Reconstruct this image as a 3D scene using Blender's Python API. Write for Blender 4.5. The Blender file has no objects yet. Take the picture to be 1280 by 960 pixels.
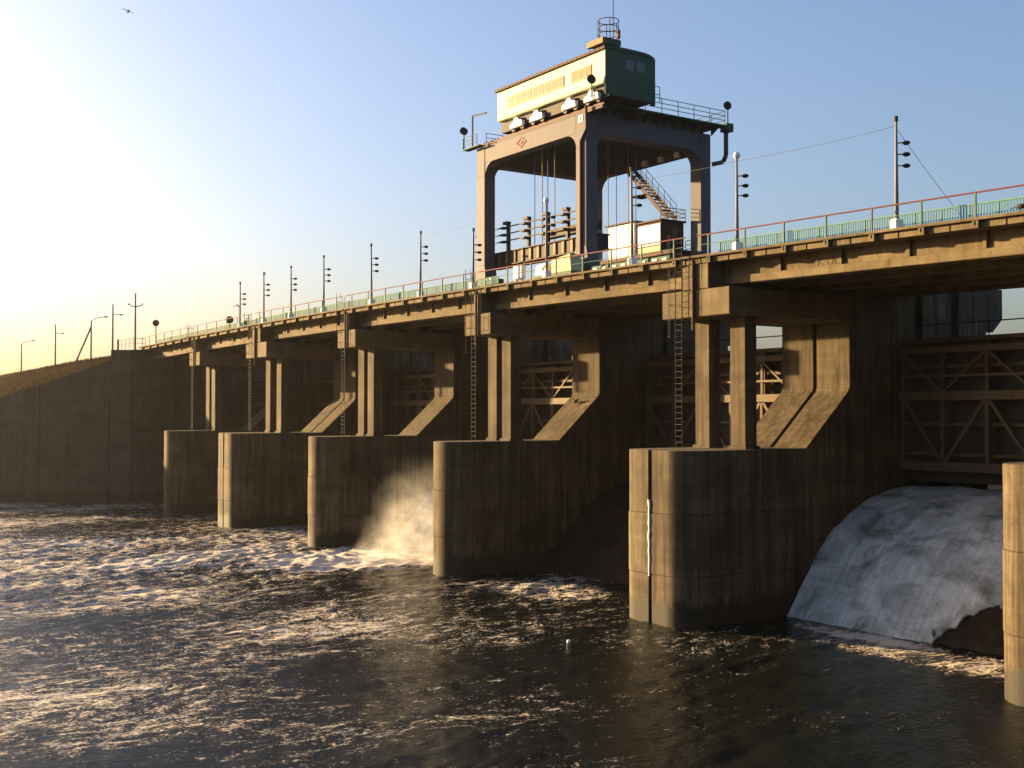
import bpy, bmesh, math, random
import numpy as np
from mathutils import Vector
random.seed(7); np.random.seed(7)
R = math.radians
scene = bpy.context.scene
COL = scene.collection

# ------------------------------------------------------------------ camera, sky, sun, exposure
cam_d = bpy.data.cameras.new('camera'); cam = bpy.data.objects.new('camera', cam_d); COL.objects.link(cam)
cam_d.sensor_width = 36.0; cam_d.lens = 36.0 * 1460 / 1280
cam_d.clip_start = 0.5; cam_d.clip_end = 6000
cam.location = (0, 0, 11.6)
cam.rotation_euler = (R(90 + 1.413), 0, R(-34.29))
scene.camera = cam

SUN_EL = R(8.5); SUN_AZ = R(26.5)            # azimuth: from +Y towards -X
sun_dir = Vector((-math.sin(SUN_AZ) * math.cos(SUN_EL), math.cos(SUN_AZ) * math.cos(SUN_EL), math.sin(SUN_EL)))
world = bpy.data.worlds.new('World'); scene.world = world; world.use_nodes = True
wn = world.node_tree
sky = wn.nodes.new('ShaderNodeTexSky'); sky.sky_type = 'NISHITA'; sky.sun_disc = False
sky.sun_elevation = SUN_EL; sky.sun_rotation = -SUN_AZ
sky.altitude = 50; sky.air_density = 1.0; sky.dust_density = 3.6; sky.ozone_density = 2.5
bg = wn.nodes['Background']; bg.inputs['Strength'].default_value = 0.068
wb = wn.nodes.new('ShaderNodeMix'); wb.data_type = 'RGBA'; wb.blend_type = 'MULTIPLY'; wb.inputs['Factor'].default_value = 1.0
wb.inputs['B'].default_value = (1.0, 0.93, 1.0, 1)        # white balance of the sky
wn.links.new(sky.outputs['Color'], wb.inputs['A']); wn.links.new(wb.outputs['Result'], bg.inputs['Color'])

sl = bpy.data.lights.new('sun', 'SUN'); sl.energy = 5.0; sl.angle = R(0.6); sl.color = (1.0, 0.68, 0.33)
so = bpy.data.objects.new('sun', sl); COL.objects.link(so); so.location = (-80, 140, 60)
so.rotation_euler = sun_dir.to_track_quat('Z', 'Y').to_euler()

scene.view_settings.view_transform = 'Standard'; scene.view_settings.look = 'None'
scene.view_settings.gamma = 1.0; scene.view_settings.use_curve_mapping = False
scene.view_settings.exposure = 2.3
scene.cycles.max_bounces = 6; scene.cycles.diffuse_bounces = 2; scene.cycles.glossy_bounces = 3
scene.cycles.volume_bounces = 0; scene.cycles.transparent_max_bounces = 8
scene.cycles.volume_step_rate = 4.0; scene.cycles.volume_max_steps = 64

# ------------------------------------------------------------------ materials
class NT:
    def __init__(s, name):
        s.m = bpy.data.materials.new(name); s.m.use_nodes = True; s.t = s.m.node_tree
        s.b = s.t.nodes['Principled BSDF']; s.o = s.t.nodes['Material Output']
    def n(s, typ, **kw):
        d = s.t.nodes.new(typ)
        for k, v in kw.items(): setattr(d, k, v)
        return d
    def l(s, a, b): s.t.links.new(a, b)
    def pos(s): return s.n('ShaderNodeNewGeometry').outputs['Position']
    def map(s, scale, src=None, rot=(0, 0, 0)):
        m = s.n('ShaderNodeMapping'); m.inputs['Scale'].default_value = scale; m.inputs['Rotation'].default_value = rot
        s.l(src or s.pos(), m.inputs['Vector']); return m.outputs['Vector']
    def noise(s, vec, scale, detail=4, rough=0.55, dist=0.0):
        t = s.n('ShaderNodeTexNoise'); t.inputs['Scale'].default_value = scale; t.inputs['Detail'].default_value = detail
        t.inputs['Roughness'].default_value = rough; t.inputs['Distortion'].default_value = dist
        s.l(vec, t.inputs['Vector']); return t.outputs['Fac']
    def ramp(s, fac, stops):
        r = s.n('ShaderNodeValToRGB'); e = r.color_ramp.elements
        while len(e) < len(stops): e.new(0.5)
        for k, (p, c) in enumerate(stops):
            e[k].position = p; e[k].color = (c, c, c, 1) if isinstance(c, (int, float)) else (*c, 1)
        s.l(fac, r.inputs['Fac']); return r.outputs['Color']
    def mix(s, fac, a, b, typ='MIX'):
        m = s.n('ShaderNodeMix', data_type='RGBA', blend_type=typ)
        for sock, v in ((m.inputs['Factor'], fac), (m.inputs['A'], a), (m.inputs['B'], b)):
            if isinstance(v, (int, float)): sock.default_value = v
            elif isinstance(v, tuple): sock.default_value = (*v, 1)
            else: s.l(v, sock)
        return m.outputs['Result']
    def math(s, op, a, b=0.0, clamp=False):
        m = s.n('ShaderNodeMath', operation=op, use_clamp=clamp)
        for k, v in enumerate((a, b)):
            if isinstance(v, (int, float)): m.inputs[k].default_value = v
            else: s.l(v, m.inputs[k])
        return m.outputs['Value']
    def sstep(s, v, a, b, c0=0.0, c1=1.0):
        m = s.n('ShaderNodeMapRange', interpolation_type='SMOOTHSTEP')
        s.l(v, m.inputs['Value'])
        for k, x in zip(('From Min', 'From Max', 'To Min', 'To Max'), (a, b, c0, c1)): m.inputs[k].default_value = x
        return m.outputs['Result']
    def bump(s, h, strength, dist):
        b = s.n('ShaderNodeBump'); b.inputs['Strength'].default_value = strength; b.inputs['Distance'].default_value = dist
        s.l(h, b.inputs['Height']); s.l(b.outputs['Normal'], s.b.inputs['Normal']); return b
    def xyz(s):
        x = s.n('ShaderNodeSeparateXYZ'); s.l(s.pos(), x.inputs[0]); return x.outputs

def concrete(name, c_lo, c_hi, board='h', wet=False, streak=0.85):
    k = NT(name); p = k.pos()
    big = k.noise(k.map((1, 1, 1), p), 0.35, 5, 0.6)
    fine = k.noise(k.map((1, 1, 1), p), 7.0, 6, 0.7)
    st = k.noise(k.map((2.2, 2.2, 0.10), p), 1.0, 5, 0.65, 0.3)
    st2 = k.noise(k.map((5.5, 5.5, 0.16), p), 1.0, 4, 0.6, 0.2)
    col = k.mix(k.ramp(big, [(0.3, 0.0), (0.7, 1.0)]), c_lo, c_hi)
    col = k.mix(0.30, col, k.ramp(fine, [(0.25, 0.35), (0.75, 1.0)]), 'MULTIPLY')
    col = k.mix(streak, col, k.ramp(st, [(0.36, (0.30, 0.26, 0.21)), (0.56, (1.0, 1.0, 1.0))]), 'MULTIPLY')
    col = k.mix(streak * 0.55, col, k.ramp(st2, [(0.40, (0.45, 0.38, 0.28)), (0.60, (1.0, 1.0, 1.0))]), 'MULTIPLY')
    # discoloured lifts and dark blotches
    hb = k.noise(k.map((0.12, 0.12, 0.9), p), 1.0, 4, 0.6, 0.5)
    col = k.mix(0.45, col, k.ramp(hb, [(0.38, (0.50, 0.46, 0.42)), (0.58, (1.0, 1.0, 1.0))]), 'MULTIPLY')
    bl = k.noise(k.map((0.8, 0.8, 0.45), p), 1.0, 7, 0.7, 0.8)
    col = k.mix(0.7, col, k.ramp(bl, [(0.30, (0.35, 0.31, 0.27)), (0.46, (0.85, 0.83, 0.80)), (0.62, (1.12, 1.10, 1.06))]), 'MULTIPLY')
    # pale lime runs
    li = k.noise(k.map((3.0, 3.0, 0.05), p), 1.3, 3, 0.5)
    col = k.mix(k.math('MULTIPLY', k.ramp(li, [(0.66, 0.0), (0.78, 1.0)]), 0.16 if wet else 0.0), col, (0.40, 0.36, 0.30))
    if wet:
        z = k.xyz()[2]
        edge = k.math('ADD', z, k.math('MULTIPLY', k.noise(k.map((1.5, 1.5, 1), p), 1.0, 5, 0.65), -2.6))
        w = k.sstep(edge, -0.35, 0.25, 1.0, 0.0)
        col = k.mix(k.math('MULTIPLY', w, 0.88), col, (0.012, 0.012, 0.007))
        k.l(k.sstep(edge, -0.35, 0.25, 0.75, 0.9), k.b.inputs['Roughness']); k.b.inputs['Specular IOR Level'].default_value = 0.25
    else:
        k.b.inputs['Roughness'].default_value = 0.9; k.b.inputs['Specular IOR Level'].default_value = 0.2
    k.l(col, k.b.inputs['Base Color'])
    bw = k.n('ShaderNodeTexWave', wave_type='BANDS', bands_direction='Z' if board == 'h' else 'DIAGONAL', wave_profile='SAW')
    if board == 'h':
        bw.inputs['Scale'].default_value = 1.4; bw.inputs['Distortion'].default_value = 0.15; k.l(p, bw.inputs['Vector'])
    else:
        bw.inputs['Scale'].default_value = 1.7; bw.inputs['Distortion'].default_value = 0.1; k.l(k.map((1, 1, 0), p), bw.inputs['Vector'])
    h = k.math('ADD', k.math('MULTIPLY', k.ramp(bw.outputs['Fac'], [(0.0, 0.0), (0.06, 1.0), (0.94, 1.0), (1.0, 0.0)]), 0.5),
               k.math('MULTIPLY', fine, 0.6))
    k.bump(h, 0.55, 0.022)
    return k.m

def paint(name, c, rough=0.5, wear=0.35, rust=(0.06, 0.028, 0.014), metal=0.0):
    k = NT(name); p = k.pos()
    a = k.noise(k.map((1, 1, 1), p), 1.1, 6, 0.65); s = k.noise(k.map((6, 6, 0.5), p), 1.0, 4, 0.6)
    f = k.noise(k.map((1, 1, 1), p), 14.0, 3, 0.6)
    col = k.mix(0.35, c, k.ramp(a, [(0.3, 0.55), (0.7, 1.0)]), 'MULTIPLY')
    w = k.math('MULTIPLY', k.ramp(k.math('MULTIPLY', s, k.math('ADD', f, 0.45)), [(0.50, 0.0), (0.66, 1.0)]), wear)
    col = k.mix(w, col, rust)
    k.l(col, k.b.inputs['Base Color']); k.b.inputs['Roughness'].default_value = max(rough, 0.7); k.b.inputs['Specular IOR Level'].default_value = 0.2
    k.bump(f, 0.2, 0.01)
    return k.m

M = {}
M['concrete'] = concrete('weathered_concrete', (0.066, 0.053, 0.031), (0.165, 0.133, 0.080), 'h', True)
M['concrete_v'] = concrete('board_marked_concrete', (0.072, 0.057, 0.033), (0.124, 0.099, 0.059), 'v', False, 0.8)
M['girder'] = concrete('girder_concrete', (0.108, 0.085, 0.048), (0.172, 0.137, 0.079), 'h', False, 0.28)
M['wall'] = concrete('abutment_concrete', (0.060, 0.049, 0.034), (0.095, 0.079, 0.056), 'h', True, 0.4)
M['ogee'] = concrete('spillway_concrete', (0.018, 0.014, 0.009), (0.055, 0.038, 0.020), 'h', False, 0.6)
M['crane_grey'] = paint('crane_grey_paint', (0.082, 0.078, 0.090), 0.55, 0.3)
M['green'] = paint('dull_green_paint', (0.03, 0.075, 0.045), 0.5, 0.3)
M['endgreen'] = paint('dark_bottle_green_paint', (0.030, 0.082, 0.050), 0.5, 0.3)
M['pale_green'] = paint('pale_green_paint', (0.52, 0.62, 0.42), 0.55, 0.35, (0.30, 0.26, 0.10))
M['cream'] = paint('cream_paint', (0.46, 0.42, 0.22), 0.5, 0.3)
M['white'] = paint('white_paint', (0.80, 0.78, 0.74), 0.5, 0.2)
M['teal'] = paint('teal_paint', (0.07, 0.20, 0.18), 0.5, 0.35)
M['darkgreen'] = paint('dark_green_post_paint', (0.06, 0.13, 0.10), 0.5, 0.35)
M['red'] = paint('faded_red_paint', (0.115, 0.028, 0.026), 0.5, 0.3)
M['rust'] = paint('rusty_steel', (0.06, 0.03, 0.018), 0.75, 0.6)
M['steel'] = paint('dark_steel', (0.035, 0.031, 0.028), 0.6, 0.5)
M['gate'] = paint('gate_steel', (0.11, 0.08, 0.05), 0.65, 0.6)
M['gate_skin'] = paint('gate_skin_steel', (0.06, 0.052, 0.042), 0.7, 0.7)
M['black'] = paint('black_paint', (0.02, 0.02, 0.022), 0.5, 0.2)
M['yellow'] = paint('ochre_stripe_paint', (0.17, 0.125, 0.06), 0.55, 0.35)
M['pole'] = paint('pale_pole_paint', (0.20, 0.19, 0.185), 0.55, 0.35)
M['wood'] = paint('pole_timber', (0.16, 0.11, 0.075), 0.85, 0.3)
M['blue'] = paint('blue_rope', (0.08, 0.16, 0.42), 0.6, 0.2)
M['ropey'] = paint('greased_rope', (0.34, 0.27, 0.12), 0.6, 0.4)
M['asphalt'] = paint('asphalt', (0.055, 0.052, 0.05), 0.9, 0.1)
M['bird'] = paint('dark_plumage', (0.03, 0.03, 0.035), 0.8, 0.0)
k = NT('window_glass'); k.b.inputs['Base Color'].default_value = (0.16, 0.125, 0.03, 1); k.b.inputs['Roughness'].default_value = 0.12; M['glass'] = k.m
k = NT('dark_window_glass'); k.b.inputs['Base Color'].default_value = (0.02, 0.02, 0.03, 1); k.b.inputs['Roughness'].default_value = 0.1; M['dglass'] = k.m
k = NT('lamp_globe_glass'); k.b.inputs['Base Color'].default_value = (0.75, 0.73, 0.68, 1); k.b.inputs['Roughness'].default_value = 0.3; M['globe'] = k.m
k = NT('off_white_streak'); k.b.inputs['Base Color'].default_value = (0.80, 0.76, 0.66, 1); k.b.inputs['Roughness'].default_value = 0.6; M['off_white'] = k.m

# dry grass
k = NT('dry_grass'); p = k.pos()
g = k.noise(k.map((1, 1, 1), p), 0.25, 6, 0.7); g2 = k.noise(k.map((1, 1, 1), p), 3.0, 5, 0.7)
c = k.mix(k.ramp(g, [(0.3, 0.0), (0.7, 1.0)]), (0.020, 0.014, 0.006), (0.046, 0.032, 0.014))
c = k.mix(0.5, c, k.ramp(g2, [(0.3, 0.4), (0.7, 1.0)]), 'MULTIPLY')
k.l(c, k.b.inputs['Base Color']); k.b.inputs['Roughness'].default_value = 1.0; k.b.inputs['Specular IOR Level'].default_value = 0.0; k.bump(g2, 0.5, 0.08); M['grass'] = k.m

# river water: dark water with broken foam
k = NT('river_water'); p = k.pos(); X, Y, Z = k.xyz()
warp = k.n('ShaderNodeTexNoise'); warp.inputs['Scale'].default_value = 0.05; warp.inputs['Detail'].default_value = 3; k.l(p, warp.inputs['Vector'])
wv = k.n('ShaderNodeVectorMath', operation='MULTIPLY_ADD'); k.l(warp.outputs['Color'], wv.inputs[0]); wv.inputs[1].default_value = (11, 11, 0); k.l(p, wv.inputs[2])
wp = wv.outputs[0]
rot = R(22)
lace = k.noise(k.map((0.8, 1.5, 0.5), wp, (0, 0, rot)), 1.0, 10, 0.8, 0.5)
fine = k.noise(k.map((1.0, 2.1, 1), wp, (0, 0, rot)), 5.0, 6, 0.75, 0.3)
patch = k.noise(k.map((0.06, 0.10, 0.1), wp, (0, 0, rot)), 1.0, 3, 0.6)
sx = k.n('ShaderNodeSeparateXYZ'); k.l(wp, sx.inputs[0]); WX, WY = sx.outputs[0], sx.outputs[1]
z1 = k.math('MULTIPLY', k.sstep(WY, 66, 96), k.sstep(WY, 106, 136, 0.92, 0.12))   # wp is shifted about +7
z2 = k.math('ADD', k.sstep(k.math('SUBTRACT', WY, k.math('MULTIPLY', WX, 1.0)), -20, 46, 0.0, 0.60), 0.10)
def blob(cx, cy, rx, ry):
    a = k.math('POWER', k.math('DIVIDE', k.math('SUBTRACT', X, cx), rx), 2); b = k.math('POWER', k.math('DIVIDE', k.math('SUBTRACT', Y, cy), ry), 2)
    return k.sstep(k.math('ADD', a, b), 0.0, 1.0, 1.0, 0.0)
zb = k.math('ADD', k.math('MULTIPLY', blob(45, 61.5, 6, 8), 0.85), k.math('ADD', k.math('MULTIPLY', blob(48.0, 35, 3.6, 10), 0.95), k.math('ADD', k.math('MULTIPLY', blob(43, 84, 15, 12), 1.35), k.math('MULTIPLY', blob(49.6, 41.5, 1.6, 6), 0.8))))
zone = k.math('MAXIMUM', k.math('MAXIMUM', z1, z2), zb)
val = k.math('ADD', k.math('MULTIPLY', lace, 0.55), k.math('ADD', k.math('MULTIPLY', fine, 0.45), k.math('MULTIPLY', k.math('SUBTRACT', patch, 0.5), 0.28)))
thr = k.math('SUBTRACT', 0.628, k.math('MULTIPLY', zone, 0.155))
foam = k.sstep(k.math('SUBTRACT', val, thr), -0.012, 0.04)
k.l(k.mix(foam, (0.008, 0.0095, 0.008), (0.66, 0.59, 0.49)), k.b.inputs['Base Color'])
k.l(k.sstep(foam, 0, 1, 0.10, 0.85), k.b.inputs['Roughness'])
k.b.inputs['IOR'].default_value = 1.333; k.b.inputs['Specular IOR Level'].default_value = 0.2
rip = k.noise(k.map((1.1, 2.2, 1), p, (0, 0, rot)), 1.6, 5, 0.62, 0.5)
rip2 = k.noise(k.map((3, 5, 3), p, (0, 0, rot)), 2.0, 4, 0.6)
h = k.math('ADD', k.math('MULTIPLY', rip, 1.0), k.math('ADD', k.math('MULTIPLY', rip2, 0.25), k.math('MULTIPLY', foam, 0.35)))
k.bump(h, 0.55, 0.16); M['water'] = k.m
k = NT('reservoir_water'); k.b.inputs['Base Color'].default_value = (0.02, 0.03, 0.035, 1); k.b.inputs['Roughness'].default_value = 0.12; M['reservoir'] = k.m

# sheet of falling white water
k = NT('white_water'); p = k.pos()
a = k.noise(k.map((0.45, 0.28, 0.45), p, (0, 0, R(25))), 1.1, 8, 0.66, 0.7); s = k.noise(k.map((0.22, 2.4, 0.22), p), 1.1, 8, 0.72, 0.4)
b2 = k.noise(k.map((1.6, 2.6, 1.6), p), 1.6, 7, 0.75, 0.6)
c = k.mix(k.ramp(a, [(0.33, 0.0), (0.56, 1.0)]), (0.22, 0.23, 0.20), (0.74, 0.75, 0.70))
c = k.mix(0.5, c, k.ramp(s, [(0.32, 0.4), (0.58, 1.0)]), 'MULTIPLY'); c = k.mix(0.28, c, k.ramp(b2, [(0.36, 0.4), (0.56, 1.0)]), 'MULTIPLY')
k.l(c, k.b.inputs['Base Color']); k.b.inputs['Roughness'].default_value = 0.8; k.b.inputs['Specular IOR Level'].default_value = 0.25
k.bump(k.math('ADD', k.math('ADD', a, s), b2), 0.7, 0.14); M['white_water'] = k.m

# ------------------------------------------------------------------ mesh helpers
ROOT = {}
def dz(y): return -0.65 * ((y - 93.0) / 64.0) ** 2 if y < 153 else -0.571
class MB:
    def __init__(s): s.v = []; s.f = []
    def add(s, vs, fs):
        o = len(s.v); s.v += [tuple(v) for v in vs]; s.f += [tuple(i + o for i in f) for f in fs]; return s
    def box(s, x0, x1, y0, y1, z0, z1):
        return s.add([(x0, y0, z0), (x1, y0, z0), (x1, y1, z0), (x0, y1, z0), (x0, y0, z1), (x1, y0, z1), (x1, y1, z1), (x0, y1, z1)],
                     [(0, 3, 2, 1), (4, 5, 6, 7), (0, 1, 5, 4), (1, 2, 6, 5), (2, 3, 7, 6), (3, 0, 4, 7)])
    def prism(s, poly, axis, a, b):
        n = len(poly)
        f = {'x': lambda p, t: (t, p[0], p[1]), 'y': lambda p, t: (p[0], t, p[1]), 'z': lambda p, t: (p[0], p[1], t)}[axis]
        vs = [f(p, a) for p in poly] + [f(p, b) for p in poly]
        return s.add(vs, [tuple(range(n - 1, -1, -1)), tuple(range(n, 2 * n))] + [(i, (i + 1) % n, n + (i + 1) % n, n + i) for i in range(n)])
    def tube(s, p, q, r, n=6, r2=None):
        p = Vector(p); q = Vector(q); d = (q - p)
        if d.length < 1e-6: return s
        d.normalize(); u = d.orthogonal().normalized(); w = d.cross(u); r2 = r if r2 is None else r2
        vs = []
        for c, rr in ((p, r), (q, r2)):
            for k_ in range(n):
                t = 2 * math.pi * k_ / n; vs.append(c + (u * math.cos(t) + w * math.sin(t)) * rr)
        return s.add(vs, [tuple(range(n - 1, -1, -1)), tuple(range(n, 2 * n))] + [(i, (i + 1) % n, n + (i + 1) % n, n + i) for i in range(n)])
    def path(s, pts, r, n=6):
        for a, b in zip(pts[:-1], pts[1:]): s.tube(a, b, r, n)
        return s
    def bar(s, p, q, w, h):      # rectangular bar between two points, h along z-ish
        p = Vector(p); q = Vector(q); d = (q - p).normalized()
        side = d.cross(Vector((0, 0, 1)))
        if side.length < 1e-4: side = Vector((1, 0, 0))
        side.normalize(); up = side.cross(d)
        vs = [c + side * a * w / 2 + up * b * h / 2 for c in (p, q) for a, b in ((-1, -1), (1, -1), (1, 1), (-1, 1))]
        return s.add(vs, [(3, 2, 1, 0), (4, 5, 6, 7)] + [(i, (i + 1) % 4, 4 + (i + 1) % 4, 4 + i) for i in range(4)])
    def ball(s, c, r, nu=10, nv=6, sc=(1, 1, 1)):
        vs = [(c[0], c[1], c[2] - r * sc[2])]
        for j in range(1, nv):
            ph = -math.pi / 2 + math.pi * j / nv
            for i in range(nu):
                t = 2 * math.pi * i / nu
                vs.append((c[0] + r * sc[0] * math.cos(ph) * math.cos(t), c[1] + r * sc[1] * math.cos(ph) * math.sin(t), c[2] + r * sc[2] * math.sin(ph)))
        vs.append((c[0], c[1], c[2] + r * sc[2])); L = len(vs) - 1; fs = []
        for i in range(nu): fs.append((0, 1 + (i + 1) % nu, 1 + i)); fs.append((L, L - nu + i, L - nu + (i + 1) % nu))
        for j in range(nv - 2):
            for i in range(nu): a = 1 + j * nu; fs.append((a + i, a + (i + 1) % nu, a + nu + (i + 1) % nu, a + nu + i))
        return s.add(vs, fs)
    def crest(s): s.v = [(x, y, z + dz(y)) for x, y, z in s.v]; return s
    def build(s, name, mat, parent=None, crest=False, bevel=0.0, smooth=False, kind=None):
        if crest: s.crest()
        o0 = ROOT.get(parent.name, (0, 0, 0)) if parent else (0, 0, 0)
        me = bpy.data.meshes.new(name)
        me.from_pydata([(x - o0[0], y - o0[1], z - o0[2]) for x, y, z in s.v], [], s.f); me.update()
        bm = bmesh.new(); bm.from_mesh(me); bmesh.ops.recalc_face_normals(bm, faces=bm.faces); bm.to_mesh(me); bm.free()
        if smooth: me.shade_smooth()
        me.materials.append(M[mat] if isinstance(mat, str) else mat)
        o = bpy.data.objects.new(name, me); COL.objects.link(o)
        if parent: o.parent = parent; ROOT[o.name] = o0
        if bevel:
            b = o.modifiers.new('edge', 'BEVEL'); b.width = bevel; b.segments = 1; b.limit_method = 'ANGLE'; b.angle_limit = R(40)
        if kind: o['kind'] = kind
        return o
def thing(name, label, cat, loc, group=None):
    o = bpy.data.objects.new(name, None); COL.objects.link(o); o.location = loc; o.empty_display_size = 0.5
    ROOT[o.name] = tuple(loc); o['label'] = label; o['category'] = cat
    if group: o['group'] = group
    return o
def tag(o, label, cat, group=None):
    o['label'] = label; o['category'] = cat
    if group: o['group'] = group
    return o
def B(*a): return MB().box(*a)

# ------------------------------------------------------------------ the river, the reservoir, the bank
def ogee_z(x):
    return float(np.interp(x, [44, 48, 49.6, 50.6, 51.8, 53.2, 54.6, 56, 58, 60, 62, 66, 72], [-6, -3.6, -1.7, -0.4, 1.25, 2.95, 4.25, 5.2, 6.0, 6.4, 6.55, 6.6, 6.6]))
xs = np.concatenate([np.array([-2500, -1200, -600, -300, -160, -110]), np.arange(-80, -20, 0.8), np.arange(-20, 53.01, 0.26), np.array([55, 58])])
ys = np.concatenate([np.array([-2500, -1200, -500, -200, -80, -30]), np.arange(-6, 24, 0.8), np.arange(24, 112, 0.26), np.arange(112, 205, 0.6), np.array([260, 500, 1200, 2500])])
GX, GY = np.meshgrid(xs, ys)
GZ = np.zeros_like(GX)
rs = np.random.RandomState(3)
calm = np.clip((GY - 60) / 30, 0, 1) * np.clip((150 - GY) / 40, 0, 1)
blobs = np.exp(-((GX - 45) / 10) ** 2 - ((GY - 83) / 9) ** 2) + 0.6 * np.exp(-((GX - 45) / 5) ** 2 - ((GY - 61) / 6) ** 2)
amp = 0.6 + 0.9 * calm * np.clip((GX + 40) / 50, 0.2, 1) + 1.5 * blobs
wx = GX + 2.5 * np.sin(GY * 0.13 + 1.0) + 1.5 * np.sin(GX * 0.21 + GY * 0.17)
wy = GY + 2.5 * np.sin(GX * 0.11) + 1.5 * np.sin(GY * 0.23 - GX * 0.12 + 2.0)
for i in range(46):
    wl = 0.7 * (4.2 / 0.7) ** rs.rand()
    th = R(-70) + rs.randn() * 0.8
    ph = rs.rand() * 6.28
    a = 0.0068 * wl ** 0.55
    s_ = np.sin((wx * np.cos(th) + wy * np.sin(th)) * 2 * np.pi / wl + ph)
    GZ += a * (1 - 2 * np.abs(s_) ** 0.8 * 0.5 if i % 2 else s_)
GZ -= GZ.mean()
GZ *= amp
far = (GX < -80) | (GY < -6) | (GY > 205); GZ[far] *= 0.2
GZ = np.clip(GZ, -1.2, 1.6)
def gridmesh(name, GX, GY, GZ, mat, smooth=True):
    ny, nx = GX.shape; me = bpy.data.meshes.new(name)
    co = np.stack([GX, GY, GZ], -1).reshape(-1, 3).astype(np.float32)
    idx = np.arange(nx * ny).reshape(ny, nx)
    q = np.stack([idx[:-1, :-1], idx[:-1, 1:], idx[1:, 1:], idx[1:, :-1]], -1).reshape(-1, 4)
    me.vertices.add(len(co)); me.vertices.foreach_set('co', co.ravel())
    me.loops.add(q.size); me.loops.foreach_set('vertex_index', q.ravel().astype(np.int32))
    me.polygons.add(len(q)); me.polygons.foreach_set('loop_start', (np.arange(len(q)) * 4).astype(np.int32)); me.polygons.foreach_set('loop_total', np.full(len(q), 4, np.int32))
    me.update(calc_edges=True); me.validate()
    if smooth: me.shade_smooth()
    me.materials.append(M[mat]); o = bpy.data.objects.new(name, me); COL.objects.link(o); return o
o = gridmesh('river_water', GX, GY, GZ, 'water'); o['kind'] = 'structure'
o['label'] = 'dark choppy river water with broken foam below the dam'
o = MB().box(62.6, 2500, -2500, 152.9, 9.0, 14.3).build('reservoir_water', 'reservoir'); o['kind'] = 'structure'

# wing wall line runs from the abutment corner downstream and away
W0 = Vector((44.75, 153.0)); WD = Vector((-13.85, 11.0)).normalized()
def bank_h(x):
    return max(1.6, 19.55 - 0.415 * max(0.0, 46.0 - x)) if x <= 64 else max(2, 19.55 - 0.45 * (x - 64))
def bank_y0(x):
    if x >= 44.75: return 153.4
    t = (44.75 - x) / -WD.x
    return 153.4 + WD.y * t if x > -2 else 153.4 + WD.y * (46.75 / -WD.x)
bx = np.concatenate([np.array([-2500, -900, -350, -150, -70, -30, -10, -2]), np.linspace(0, 44, 34), np.array([46, 48, 62, 64, 72, 84, 100, 300, 2500])])
by = np.concatenate([np.linspace(0, 1, 12) ** 1.6 * 60, np.array([90, 140, 220, 400, 900, 2300])])
BX, BT = np.meshgrid(bx, by); BY = BT + np.vectorize(bank_y0)(BX); BZ = np.vectorize(bank_h)(BX)
BZ = BZ - np.clip((BY - 185) * 0.012, 0, 1.6) * (BX > 20) + 0.06 * rs.randn(*BX.shape) * (BX < 44) * (BT > 0)
o = gridmesh('embankment', BX, BY, BZ, 'grass'); o['kind'] = 'structure'
# dry grass tufts along the bank
g = MB()
for i in range(9000):
    x = random.uniform(-1, 47); t = random.random() ** 1.8 * 70
    y = bank_y0(x) + 0.4 + t; z = bank_h(x) - min(1.6, max(0, (y - 185) * 0.012)) - 0.25
    for j in range(3):
        a = random.random() * 6.28; h_ = random.uniform(0.32, 0.62); l_ = random.uniform(-.2, .2); w_ = random.uniform(.02, .05)
        g.add([(x - w_ * math.cos(a), y - w_ * math.sin(a), z), (x + w_ * math.cos(a), y + w_ * math.sin(a), z), (x + l_, y + l_, z + h_)], [(0, 1, 2)])
for i in range(2600):
    x = random.uniform(45, 49); y = 156 + random.random() * 130; z = bank_h(x) - min(1.6, max(0, (y - 185) * 0.012)) - 0.1
    for j in range(2):
        a = random.random() * 6.28; h_ = random.uniform(0.25, 0.55); l_ = random.uniform(-.15, .15); w_ = .04
        g.add([(x - w_ * math.cos(a), y - w_ * math.sin(a), z), (x + w_ * math.cos(a), y + w_ * math.sin(a), z), (x + l_, y + l_, z + h_)], [(0, 1, 2)])
o = g.build('grass', 'grass', kind='stuff'); o['label'] = 'dry grass growing on the embankment slope'; o['category'] = 'grass'
o = B(50, 60.5, 156, 1500, 18.0, 19.62); o = o.build('road', 'asphalt', kind='structure')

# abutment block and wing wall (one standing wall each)
ab = thing('abutment_wall', 'tall grey concrete abutment at the far end of the dam under the bridge end', 'wall', (47, 154, 0))
B(44.75, 50.3, 153, 160, -3, 9.4).build('wall_panel', 'wall', ab, bevel=.05)
B(44.78, 50.3, 153.03, 160, 9.42, 19.3).build('wall_panel', 'wall', ab, bevel=.05)
B(51.6, 72, 153, 160, -3, 19.0).build('wall_panel', 'wall', ab, bevel=.05)
B(50.3, 51.6, 153.7, 160, -3, 19.0).build('gate_slot', 'wall', ab)
B(44.8, 62.5, 153.06, 158, 19.32, 19.85).build('coping', 'wall', ab, bevel=.05)
ww = thing('wing_wall', 'long sloping concrete wing wall running down beside the grassy embankment', 'wall', (30, 165, 0))
nseg = 6; total = 46.75 / -WD.x
nrm = Vector((WD.y, -WD.x))            # points away from the river
cuts = [0.25, 3.0] + [3.1 + (total - 3.1) * q / nseg for q in range(1, nseg + 1)]
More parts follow.
